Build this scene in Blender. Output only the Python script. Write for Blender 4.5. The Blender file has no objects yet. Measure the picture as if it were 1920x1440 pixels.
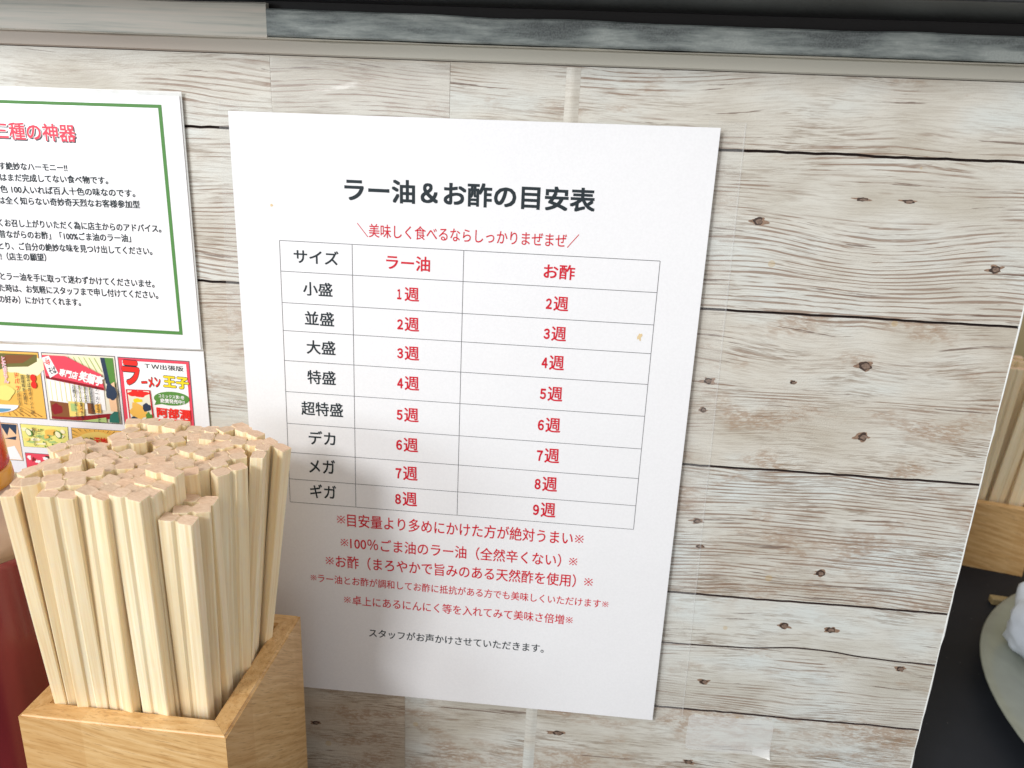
import bpy, bmesh, math, random
from mathutils import Vector, Matrix, Euler, noise
random.seed(7)
SC = bpy.context.scene
COL = SC.collection
PI = math.pi

# ---------------------------------------------------------------- camera, world, lamps, exposure
cam_d = bpy.data.cameras.new('camera')
cam = bpy.data.objects.new('camera', cam_d); COL.objects.link(cam)
cam.location = (0.15204574, -0.34236353, -0.00786322)
cam.rotation_euler = Euler((math.radians(72.4531461), math.radians(-2.36986812), math.radians(4.67915488)), 'XYZ')
cam_d.sensor_width = 36; cam_d.lens = 27.0
cam_d.clip_start = 0.01; cam_d.clip_end = 100
cam_d.dof.use_dof = True; cam_d.dof.focus_distance = 0.34; cam_d.dof.aperture_fstop = 16
SC.camera = cam
world = bpy.data.worlds.new("World"); SC.world = world; world.use_nodes = True
bg = world.node_tree.nodes['Background']
bg.inputs[0].default_value = (1.0, 0.95, 0.925, 1); bg.inputs[1].default_value = 0.78
SC.view_settings.view_transform = 'Standard'; SC.view_settings.look = 'None'
SC.view_settings.exposure = 0.0; SC.view_settings.gamma = 1.0

def area(name, loc, target, sx, sy, power, col):
    l = bpy.data.lights.new(name, 'AREA'); l.shape = 'RECTANGLE'; l.size = sx; l.size_y = sy
    l.energy = power; l.color = col
    o = bpy.data.objects.new(name, l); COL.objects.link(o); o.location = loc
    o.rotation_euler = (Vector(target) - Vector(loc)).to_track_quat('-Z', 'Y').to_euler()
    return o
area('window_light', (-0.95, -1.85, 1.10), (0.08, 0, -0.15), 0.46, 0.46, 38.5, (0.98, 0.985, 1.0))
area('side_window_light', (-1.00, -1.10, 0.13), (0.08, 0, -0.1), 0.42, 0.32, 7.0, (0.86, 0.94, 1.0))

# ---------------------------------------------------------------- helpers
def link(o, parent=None):
    COL.objects.link(o)
    if parent: o.parent = parent
    return o
def mesh_obj(name, verts, faces, mat, parent=None, smooth=False, mats=None, fm=None):
    m = bpy.data.meshes.new(name); m.from_pydata([tuple(v) for v in verts], [], faces); m.update()
    for k in (mats or [mat]): m.materials.append(k)
    if fm: m.polygons.foreach_set('material_index', fm)
    if smooth: m.polygons.foreach_set('use_smooth', [True]*len(m.polygons))
    return link(bpy.data.objects.new(name, m), parent)
def bm_obj(name, bm, mat, parent=None, smooth=False):
    m = bpy.data.meshes.new(name); bm.normal_update(); bm.to_mesh(m); bm.free(); m.materials.append(mat)
    if smooth: m.polygons.foreach_set('use_smooth', [True]*len(m.polygons))
    return link(bpy.data.objects.new(name, m), parent)
def tag(o, label, cat=None, group=None, kind=None):
    if label: o['label'] = label
    if cat: o['category'] = cat
    if group: o['group'] = group
    if kind: o['kind'] = kind
    return o
def empty(name, loc, rot=(0,0,0)):
    o = bpy.data.objects.new(name, None); o.empty_display_size = .01
    link(o); o.location = loc; o.rotation_euler = rot
    return o
def box_bm(x0, x1, y0, y1, z0, z1, bevel=0.0, seg=2, bm=None):
    own = bm is None
    bm = bm or bmesh.new()
    r = bmesh.ops.create_cube(bm, size=1)
    bmesh.ops.transform(bm, matrix=Matrix.Translation(((x0+x1)/2, (y0+y1)/2, (z0+z1)/2)) @ Matrix.Diagonal((x1-x0, y1-y0, z1-z0, 1)), verts=r['verts'])
    if bevel:
        es = list({e for v in r['verts'] for e in v.link_edges})
        bmesh.ops.bevel(bm, geom=es, offset=bevel, segments=seg, affect='EDGES', profile=.5)
    return bm
def lathe_bm(prof, n=64):
    bm = bmesh.new(); rings = []
    for r, z in prof:
        rings.append([bm.verts.new((r*math.cos(2*PI*k/n), r*math.sin(2*PI*k/n), z)) for k in range(n)])
    for a, b in zip(rings, rings[1:]):
        for k in range(n):
            bm.faces.new((a[k], a[(k+1) % n], b[(k+1) % n], b[k]))
    bm.faces.new(rings[0][::-1]); bm.faces.new(rings[-1])
    return bm

# ---------------------------------------------------------------- node helper
class NT:
    def __init__(s, name):
        s.m = bpy.data.materials.new(name); s.m.use_nodes = True
        s.t = s.m.node_tree; s.n = s.t.nodes; s.p = s.n['Principled BSDF']
    def L(s, a, b): s.t.links.new(a, b)
    def _in(s, sock, v):
        if v is None: return
        if hasattr(v, 'is_output'): s.L(v, sock)
        else: sock.default_value = v
    def math(s, op, a, b=None, c=None, clamp=False):
        n = s.n.new('ShaderNodeMath'); n.operation = op; n.use_clamp = clamp
        s._in(n.inputs[0], a); s._in(n.inputs[1], b); s._in(n.inputs[2], c)
        return n.outputs[0]
    def comb(s, x, y, z):
        n = s.n.new('ShaderNodeCombineXYZ'); s._in(n.inputs[0], x); s._in(n.inputs[1], y); s._in(n.inputs[2], z); return n.outputs[0]
    def obj(s):
        n = s.n.new('ShaderNodeTexCoord'); q = s.n.new('ShaderNodeSeparateXYZ'); s.L(n.outputs['Object'], q.inputs[0])
        return q.outputs[0], q.outputs[1], q.outputs[2]
    def rnd(s):
        return s.n.new('ShaderNodeObjectInfo').outputs['Random']
    def noise(s, vec, scale=1.0, detail=3.0, rough=.5, dist=0.0):
        n = s.n.new('ShaderNodeTexNoise'); s.L(vec, n.inputs['Vector']); n.inputs['Scale'].default_value = scale
        n.inputs['Detail'].default_value = detail; n.inputs['Roughness'].default_value = rough; n.inputs['Distortion'].default_value = dist
        return n.outputs['Fac']
    def ramp(s, fac, stops):
        n = s.n.new('ShaderNodeValToRGB'); s._in(n.inputs[0], fac)
        el = n.color_ramp.elements
        while len(el) < len(stops): el.new(.5)
        for e, (p, c) in zip(el, stops):
            e.position = p; e.color = (c, c, c, 1) if isinstance(c, (int, float)) else (*c, 1)
        return n.outputs[0]
    def mix(s, f, a, b, mode='MIX'):
        n = s.n.new('ShaderNodeMix'); n.data_type = 'RGBA'; n.blend_type = mode
        s._in(n.inputs[0], f)
        for k, v in ((6, a), (7, b)):
            if hasattr(v, 'is_output'): s.L(v, n.inputs[k])
            else: n.inputs[k].default_value = (*v, 1)
        return n.outputs[2]
    def bump(s, h, strength, dist):
        n = s.n.new('ShaderNodeBump'); s.L(h, n.inputs['Height']); n.inputs['Strength'].default_value = strength
        n.inputs['Distance'].default_value = dist; s.L(n.outputs[0], s.p.inputs['Normal'])
    def base(s, c):
        if hasattr(c, 'is_output'): s.L(c, s.p.inputs['Base Color'])
        else: s.p.inputs['Base Color'].default_value = (*c, 1)
    def set(s, **k):
        for a, v in k.items(): s.p.inputs[a.replace('_', ' ')].default_value = v
def plain(name, col, rough=.5, var=.08, vs=300, **kw):
    m = NT(name); x, y, z = m.obj()
    f = m.noise(m.comb(x, y, z), vs, 3)
    d = tuple(c*(1-var) for c in col); u = tuple(min(1, c*(1+var)) for c in col)
    m.base(m.ramp(f, [(.3, d), (.7, u)])); m.set(Roughness=rough, **kw)
    return m.m

# ---------------------------------------------------------------- materials
def planks_mat():
    m = NT('whitewashed_plank_print'); x, y, z = m.obj(); r = m.rnd()
    def attr(nm):
        n = m.n.new('ShaderNodeAttribute'); n.attribute_type = 'OBJECT'; n.attribute_name = nm; return n.outputs['Fac']
    grain, wear, warm = attr('grain'), attr('wear'), attr('warm')
    def gate(v, th0, k, a, sharp): return m.math('MULTIPLY', m.math('SUBTRACT', v, m.math('MULTIPLY_ADD', a, -k, th0)), sharp, clamp=True)
    R = m.math('MULTIPLY', r, 31.0)
    xm = m.math('ABSOLUTE', m.math('SUBTRACT', x, .2822))        # the print is mirrored about one line
    # warp of the grain lines
    w1 = m.noise(m.comb(m.math('MULTIPLY', xm, 8.), m.math('MULTIPLY', z, 20.), R), 1.0, 1)
    w2 = m.noise(m.comb(m.math('MULTIPLY', x, 20.), m.math('MULTIPLY', z, 80.), R), 1.0, 2)
    zg = m.math('ADD', z, m.math('MULTIPLY', m.math('SUBTRACT', w1, .5), .020))
    zg = m.math('ADD', zg, m.math('MULTIPLY', m.math('SUBTRACT', w2, .5), .0026))
    # growth ring bands
    freq = m.noise(m.comb(0., m.math('MULTIPLY', z, 18.), R), 1.0, 1)
    ph = m.math('MULTIPLY', zg, 2*PI/.0020)
    jag = m.noise(m.comb(m.math('MULTIPLY', x, 16.), m.math('MULTIPLY', zg, 420.), R), 1.0, 3, .55)
    s = m.math('SINE', m.math('ADD', ph, m.math('MULTIPLY', jag, 8.)))
    ring = m.ramp(m.math('MULTIPLY_ADD', s, .5, .5), [(.66, 0.), (.80, 1.)])
    mask = m.noise(m.comb(m.math('MULTIPLY', xm, 14.), m.math('MULTIPLY', z, 55.), m.math('ADD', R, 5.)), 1.0, 4, .6)
    rm = gate(mask, .66, .30, grain, 9.)
    brk = m.noise(m.comb(m.math('MULTIPLY', x, 34.), m.math('MULTIPLY', zg, 600.), m.math('ADD', R, 2.)), 1.0, 4, .65)
    brk = m.ramp(brk, [(.42, 0.), (.50, 1.)])
    ring = m.math('MULTIPLY', m.math('MULTIPLY', ring, rm), brk)
    # hair-fine grain
    f1 = m.noise(m.comb(m.math('MULTIPLY', x, 75.), m.math('MULTIPLY', zg, 1700.), R), 1.0, 3, .7)
    fine = m.ramp(f1, [(.48, 0.), (.57, 1.)])
    fm = m.noise(m.comb(m.math('MULTIPLY', x, 22.), m.math('MULTIPLY', z, 75.), m.math('ADD', R, 9.)), 1.0, 3, .6)
    fine = m.math('MULTIPLY', fine, m.math('ADD', .30, gate(fm, .58, .12, wear, 5.)))
    # long dark cracks
    c1 = m.noise(m.comb(m.math('MULTIPLY', x, 13.), m.math('MULTIPLY', zg, 330.), m.math('ADD', R, 3.)), 1.0, 5, .68)
    crack = m.ramp(c1, [(.635, 0.), (.655, 1.)])
    # worn patches where the brown wood shows through the wash
    b1 = m.noise(m.comb(m.math('MULTIPLY', xm, 24.), m.math('MULTIPLY', z, 60.), m.math('ADD', R, 17.)), 1.0, 5, .65)
    b2 = m.noise(m.comb(m.math('MULTIPLY', x, 260.), m.math('MULTIPLY', zg, 900.), R), 1.0, 4, .7)
    patch = m.math('MULTIPLY', gate(b1, .66, .17, wear, 9.), m.ramp(b2, [(.44, .08), (.52, 1.)]))
    # wash colour
    t = m.noise(m.comb(m.math('MULTIPLY', x, 16.), m.math('MULTIPLY', z, 34.), m.math('ADD', R, 23.)), 1.0, 3)
    wash = m.ramp(t, [(.34, (.52, .50, .43)), (.52, (.635, .635, .58)), (.70, (.65, .70, .68))])
    c = m.mix(m.math('MULTIPLY', fine, .68), wash, (.26, .20, .145))
    c = m.mix(m.math('MULTIPLY', patch, .62), c, (.34, .225, .145))
    c = m.mix(m.math('MULTIPLY', ring, .78), c, (.24, .155, .105))
    c = m.mix(m.math('MULTIPLY', crack, .75), c, (.13, .078, .055))
    c = m.mix(m.math('MULTIPLY', warm, .75), c, m.mix(1.0, c, (.80, .60, .42), 'MULTIPLY'))
    # a few yellow grease spots
    v = m.n.new('ShaderNodeTexVoronoi'); v.inputs['Scale'].default_value = 26.
    m.L(m.comb(x, 0., z), v.inputs['Vector'])
    sp = m.math('LESS_THAN', v.outputs['Distance'], .045)
    c = m.mix(m.math('MULTIPLY', sp, .35), c, (.50, .33, .10))
    m.base(c)
    h = m.math('SUBTRACT', 1.0, m.math('MAXIMUM', ring, m.math('MULTIPLY', fine, .5)))
    em = m.noise(m.comb(x, y, z), 1400., 2)
    m.bump(m.math('ADD', m.math('MULTIPLY', h, .6), m.math('MULTIPLY', em, .8)), .35, .0006)
    m.set(Roughness=.42, Specular_IOR_Level=.5)
    return m.m
def bamboo_mat():
    m = NT('aspen_chopstick_wood'); x, y, z = m.obj(); r = m.rnd()
    R = m.math('MULTIPLY', r, 47.0)
    g = m.noise(m.comb(m.math('MULTIPLY_ADD', x, 900., R), m.math('MULTIPLY', y, 900.), m.math('MULTIPLY', z, 16.)), 1.0, 4, .65)
    fl = m.noise(m.comb(m.math('MULTIPLY_ADD', x, 500., R), m.math('MULTIPLY', y, 500.), m.math('MULTIPLY', z, 260.)), 1.0, 3, .6)
    big = m.noise(m.comb(m.math('MULTIPLY_ADD', x, 120., R), m.math('MULTIPLY', y, 120.), m.math('MULTIPLY', z, 9.)), 1.0, 2)
    c = m.ramp(g, [(.30, (.82, .64, .38)), (.50, (.93, .80, .55)), (.72, (.97, .89, .68))])
    c = m.mix(m.math('MULTIPLY', m.ramp(fl, [(.52, 0.), (.68, 1.)]), .35), c, (.86, .76, .60))
    c = m.mix(m.math('MULTIPLY', m.ramp(big, [(.35, 1.), (.6, 0.)]), .35), c, (.74, .56, .31))
    tint = m.ramp(r, [(0., (.93, .88, .80)), (.5, (1., 1., 1.)), (1., (1., .95, .87))])
    c = m.mix(1.0, c, tint, 'MULTIPLY')
    m.base(c); m.bump(g, .25, .0004)
    m.set(Roughness=.55, Subsurface_Weight=.2, Subsurface_Scale=.004)
    m.p.inputs['Subsurface Radius'].default_value = (1., .6, .3)
    return m.m
def end_mat():
    m = NT('aspen_end_grain'); x, y, z = m.obj(); r = m.rnd(); R = m.math('MULTIPLY', r, 47.0)
    g = m.noise(m.comb(m.math('MULTIPLY_ADD', x, 500., R), m.math('MULTIPLY', y, 2400.), R), 1.0, 4, .7)
    c = m.ramp(g, [(.30, (.62, .42, .27)), (.55, (.78, .585, .42)), (.75, (.86, .69, .53))])
    m.base(m.mix(1.0, c, m.ramp(r, [(0., (.86, .84, .80)), (.5, (1., .98, .96)), (1., (1., .92, .86))]), 'MULTIPLY'))
    m.bump(g, .6, .0005); m.set(Roughness=.7); return m.m
def counter_mat():
    m = NT('black_counter'); x, y, z = m.obj()
    v = m.n.new('ShaderNodeTexVoronoi'); v.inputs['Scale'].default_value = 170.; m.L(m.comb(x, y, 0.), v.inputs['Vector'])
    k = m.math('MULTIPLY', m.math('LESS_THAN', v.outputs['Distance'], .06), m.math('GREATER_THAN', m.noise(m.comb(x, y, z), 40., 2), .52))
    m.base(m.mix(k, m.ramp(m.noise(m.comb(x, y, z), 9., 4), [(.3, (.010, .012, .016)), (.7, (.020, .023, .029))]), (.10, .10, .10)))
    m.set(Roughness=.5, Specular_IOR_Level=.12); return m.m
def box_wood(name, axis, tone=1.0):
    m = NT(name); x, y, z = m.obj(); r = m.rnd(); R = m.math('MULTIPLY', r, 13.)
    long_ = x if axis == 'x' else y
    cross = y if axis == 'x' else x
    w = m.noise(m.comb(m.math('MULTIPLY', long_, 14.), m.math('MULTIPLY', z, 22.), R), 1.0, 2)
    zz = m.math('ADD', z, m.math('MULTIPLY', w, .007))
    zz = m.math('ADD', zz, m.math('MULTIPLY', long_, .16 if axis == 'x' else .75))
    g = m.noise(m.comb(m.math('MULTIPLY_ADD', long_, 35., R), m.math('MULTIPLY', zz, 420.), m.math('MULTIPLY', cross, 420.)), 1.0, 5, .62)
    po = m.noise(m.comb(m.math('MULTIPLY_ADD', long_, 110., R), m.math('MULTIPLY', zz, 1500.), m.math('MULTIPLY', cross, 1500.)), 1.0, 3, .6)
    blk = m.math('FRACT', m.math('MULTIPLY', m.math('FLOOR', m.math('MULTIPLY_ADD', long_, 21., .35)), .37))
    c = m.ramp(g, [(.28, (.50*tone, .27*tone, .09*tone)), (.50, (.67*tone, .42*tone, .175*tone)), (.72, (.78*tone, .54*tone, .27*tone))])
    c = m.mix(m.math('MULTIPLY', m.ramp(po, [(.57, 0.), (.64, 1.)]), .55), c, (.33*tone, .16*tone, .05*tone))
    c = m.mix(m.math('MULTIPLY', blk, .45), c, (.52*tone, .27*tone, .085*tone))
    m.base(c); m.bump(g, .15, .0003); m.set(Roughness=.42, Coat_Weight=.15, Coat_Roughness=.3)
    return m.m
def paper_mat(name, col, rough, coat=0.0):
    m = NT(name); x, y, z = m.obj()
    f = m.noise(m.comb(x, y, z), 900., 4, .6)
    w = m.noise(m.comb(x, y, z), 14., 2)
    d = tuple(c*.965 for c in col)
    m.base(m.ramp(f, [(.35, d), (.65, col)]))
    m.bump(m.math('ADD', m.math('MULTIPLY', f, .10), m.math('MULTIPLY', w, 5.)), .22, .0008)
    m.set(Roughness=rough, Coat_Weight=coat, Coat_Roughness=.12)
    return m.m
def film_mat(name, alpha, rough):
    m = NT(name); x, y, z = m.obj()
    w = m.noise(m.comb(x, y, z), 60., 3); m.bump(w, .5, .0008)
    m.base((.93, .94, .92)); m.set(Roughness=rough, Alpha=alpha)
    return m.m
def stone_mat():
    m = NT('grey_stone_print'); x, y, z = m.obj()
    a = m.noise(m.comb(m.math('MULTIPLY', x, 26.), y, m.math('MULTIPLY', z, 170.)), 1.0, 5, .65)
    b = m.noise(m.comb(x, y, z), 1300., 4, .7)
    c = m.ramp(a, [(.40, (.11, .13, .13)), (.50, (.26, .30, .29)), (.62, (.50, .55, .52))])
    c = m.mix(m.math('MULTIPLY', m.ramp(b, [(.42, 0.), (.62, 1.)]), .45), c, (.34, .37, .36))
    m.base(c); m.set(Roughness=.5); return m.m
def oil_mat(name, c0, c1):
    m = NT(name); x, y, z = m.obj()
    a = m.noise(m.comb(m.math('MULTIPLY', x, 60.), m.math('MULTIPLY', y, 60.), m.math('MULTIPLY', z, 9.)), 1.0, 3)
    m.base(m.ramp(a, [(.35, c0), (.65, c1)])); m.set(Roughness=.22, Coat_Weight=.5, Coat_Roughness=.25)
    return m.m
M = {}
M['plank'] = planks_mat(); M['stick'] = bamboo_mat(); M['end'] = end_mat()
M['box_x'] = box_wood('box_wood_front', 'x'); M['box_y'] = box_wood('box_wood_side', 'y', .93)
M['paper'] = paper_mat('notice_paper', (.82, .825, .835), .5, .12)
M['gloss_paper'] = paper_mat('laminated_paper', (.84, .84, .85), .4, .8)
M['film'] = film_mat('clear_film', .055, .12); M['film_edge'] = film_mat('film_edge', .5, .2); M['tape_edge'] = film_mat('tape_edge', .17, .2)
M['glare_film'] = film_mat('glare_film', .16, .16); M['label_film'] = film_mat('cloudy_film', .24, .25)
M['stone'] = stone_mat()
M['joint'] = plain('dark_joint', (.045, .026, .021), .8)
M['edge'] = plain('white_edge', (.80, .82, .80), .4)
M['tan'] = plain('tan_shade_strip', (.42, .36, .29), .5, .12, 90)
def shade_strip_mat():
    m = NT('painted_shade_strip'); x, y, z = m.obj()
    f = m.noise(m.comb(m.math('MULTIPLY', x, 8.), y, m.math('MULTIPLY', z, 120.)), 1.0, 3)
    k = m.ramp(m.math('MULTIPLY_ADD', m.math('ADD', x, m.math('MULTIPLY', f, .12)), 5., .2), [(.3, (.47, .40, .33)), (.9, (.56, .55, .47))])  # tan to beige tones paint the shading under the lip
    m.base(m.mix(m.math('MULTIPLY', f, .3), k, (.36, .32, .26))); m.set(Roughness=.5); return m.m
M['tan'] = shade_strip_mat(); M['cream'] = plain('cream_trim', (.50, .48, .40), .5, .1, 90)
M['pale_strip'] = None
M['black_metal'] = plain('black_metal', (.028, .031, .032), .38, .3, 500)
M['black'] = plain('black_gap', (.006, .006, .007), .5)
M['counter'] = counter_mat()
M['wall'] = plain('beige_wall', (.42, .35, .18), .6, .1, 4)
M['knot_eye'] = plain('knot_eye', (.20, .14, .105), .5, .4, 1200)
M['knot'] = plain('knot_brown', (.05, .03, .022), .5, .35, 900)
M['knot_rim'] = plain('knot_rim', (.26, .17, .115), .5, .3, 900)
M['oil'] = oil_mat('chili_oil', (.13, .012, .018), (.22, .028, .032))
M['cap'] = oil_mat('red_cap', (.60, .008, .004), (.72, .015, .006))
M['amber'] = oil_mat('amber_plastic', (.80, .36, .03), (.88, .46, .06))
M['shoulder'] = oil_mat('hazy_plastic', (.40, .26, .18), (.52, .37, .27))
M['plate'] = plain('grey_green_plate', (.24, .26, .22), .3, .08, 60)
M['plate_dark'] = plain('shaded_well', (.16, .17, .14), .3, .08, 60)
M['cloth'] = plain('white_cloth', (.62, .68, .76), .6, .05, 80)
M['rest'] = plain('worn_wood', (.30, .22, .10), .6)
M['yellow'] = plain('yellow_card', (.75, .55, .05), .5)
def ink(name, c): 
    m = NT('ink_'+name); m.base(c); m.set(Roughness=.5, Specular_IOR_Level=.25); M[name] = m.m
for k, c in dict(ink=(.018,.028,.034), red=(.60,.012,.03), crimson=(.78,.07,.11), pink=(.90,.35,.42), white=(.88,.88,.86), green=(.085,.24,.06),
                 rule=(.11,.11,.12), orange=(.86,.50,.10), yel=(.86,.66,.18), lemon=(.80,.76,.22), paleyel=(.90,.84,.55), leaf=(.10,.26,.05), ltgreen=(.40,.55,.20),
                 brown=(.24,.09,.03), dkbrown=(.07,.035,.02), navy=(.03,.05,.09), skin=(.84,.55,.33), blue=(.12,.32,.50), cream2=(.80,.78,.62), dkred=(.26,.015,.02),
                 teal=(.03,.16,.12), stain=(.72,.56,.32), brightred=(.80,.03,.02), goldtext=(.86,.66,.02), olive=(.16,.15,.04)).items(): ink(k, c)
def strip_mat():
    m = NT('pale_strip_print'); x, y, z = m.obj()
    a = m.noise(m.comb(m.math('MULTIPLY', x, 14.), y, m.math('MULTIPLY', z, 420.)), 1.0, 4, .6)
    m.base(m.ramp(a, [(.30, (.42, .44, .39)), (.48, (.64, .62, .54)), (.70, (.76, .69, .60))])); m.set(Roughness=.5); return m.m
M['pale_strip'] = strip_mat()

# ---------------------------------------------------------------- writing (Blender's built-in font, turned into flat meshes)
_tc = {}
def text_mesh(body, bold, vertical=False):
    key = (body, bold, vertical)
    if key in _tc: return _tc[key]
    c = bpy.data.curves.new('writing', 'FONT'); c.resolution_u = 3
    c.body = '\n'.join(body) if vertical else body
    if vertical: c.space_line = .92; c.align_x = 'CENTER'
    o = bpy.data.objects.new('writing', c); COL.objects.link(o)
    dg = bpy.context.evaluated_depsgraph_get(); dg.update()
    me = bpy.data.meshes.new_from_object(o.evaluated_get(dg))
    V0 = [v.co.copy() for v in me.vertices]; F0 = [tuple(p.vertices) for p in me.polygons]
    V = []; F = []; e = .030*bold                       # heavier print: the same glyphs laid over each other a hair apart
    for i in range(9 if bold > 1.2 else 5):
        a = PI/4+i*PI/(4 if bold > 1.2 else 2); off = Vector((0, 0, 0)) if i == 0 else Vector((e*math.cos(a), e*math.sin(a), 0))
        f0 = F0
        if i and '※' in body:
            xs = [v.x for v in V0]; a0, a1 = min(xs)+.95, max(xs)-.95
            f0 = [f for f in F0 if a0 < V0[f[0]].x < a1]
        F += [tuple(q+len(V) for q in f) for f in f0]; V += [Vector((v.x+off.x, v.y+off.y, i*1.0)) for v in V0]
    bpy.data.objects.remove(o); bpy.data.curves.remove(c); bpy.data.meshes.remove(me)
    _tc[key] = (V, F); return V, F
def writing(spec, parent, y, name='printed_line', vertical=False, shear=0.0, outline=None):
    body, cx, cz, w, h, ang, col, bold = spec
    if body[0] == '※':                                  # reference marks: a thin cross with four dots at both ends
        em = w/(len(body)-.6*body.count('1')-.0); c, s_ = math.cos(math.radians(ang)), math.sin(math.radians(ang))
        R_ = min(em, h)*.42
        for sg in (-1, 1):
            V = []; F = []
            ox, oz = cx+sg*c*(w/2-em/2), cz+sg*s_*(w/2-em/2)
            for a in (45, 135):
                d = Vector((math.cos(math.radians(a)), math.sin(math.radians(a)))); n_ = Vector((-d.y, d.x))*R_*.085; b = len(V)
                V += [(ox+p.x, y-.000001*(a > 90), oz+p.y) for p in (-d*R_-n_, d*R_-n_, d*R_+n_, -d*R_+n_)]; F.append((b, b+1, b+2, b+3))
            for a in (0, 90, 180, 270):
                px_, pz_ = ox+R_*.66*math.cos(math.radians(a)), oz+R_*.66*math.sin(math.radians(a)); b = len(V)
                V += [(px_+R_*.16*math.cos(k*PI/4), y-.000002, pz_+R_*.16*math.sin(k*PI/4)) for k in range(8)]; F.append(tuple(range(b, b+8)))
            o = mesh_obj('reference_mark', V, F, M[col], parent)
        body = body[1:-1]; w -= 2*em
        if body[-1] == '）': w -= .5*em; cx -= .25*em*c; cz -= .25*em*s_
    if len(body) == 2 and body[1] == '週':               # a slim upright figure, then the counter character
        dw = w*.27; c, s_ = math.cos(math.radians(ang)), math.sin(math.radians(ang))
        if body[0] == '1': dw *= .72
        writing((chr(ord(body[0])-48+0xFF10), cx-c*(w/2-dw/2), cz-s_*(w/2-dw/2)-h*.04, dw, h*.74, ang, col, bold*1.7), parent, y, name)
        kw = w*.66; return writing((body[1], cx+c*(w/2-kw/2), cz+s_*(w/2-kw/2), kw, h, ang, col, bold*.8), parent, y, name)
    V, F = text_mesh(body, bold, vertical)
    x0 = min(v.x for v in V); x1 = max(v.x for v in V); y0 = min(v.y for v in V); y1 = max(v.y for v in V)
    a = math.radians(ang); P = []
    for v in V:
        u = ((v.x-x0)/(x1-x0)-.5)*w; t = ((v.y-y0)/(y1-y0)-.5)*h; u += shear*t
        P.append((cx+u*math.cos(a)-t*math.sin(a), y-v.z*.0000025, cz+u*math.sin(a)+t*math.cos(a)))
    o = mesh_obj(name, P, F, M[col], parent)
    return o
def poly(name, pts, y, col, parent):
    n = len(pts)
    s = sum(pts[i][0]*pts[(i+1) % n][1]-pts[(i+1) % n][0]*pts[i][1] for i in range(n))
    f = list(range(n)) if s > 0 else list(range(n))[::-1]
    return mesh_obj(name, [(p[0], y, p[1]) for p in pts], [f], M[col], parent)
def slab_pts(pts, y_back, y_front):
    n = len(pts); V = [(p[0], y_front, p[1]) for p in pts]+[(p[0], y_back, p[1]) for p in pts]
    s = sum(pts[i][0]*pts[(i+1) % n][1]-pts[(i+1) % n][0]*pts[i][1] for i in range(n))
    if s < 0: V = V[:n][::-1]+V[n:][::-1]
    F = [list(range(n)), list(range(2*n-1, n-1, -1))]
    for i in range(n): F.append((i, i+n, (i+1) % n+n, (i+1) % n))
    return V, F
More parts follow.
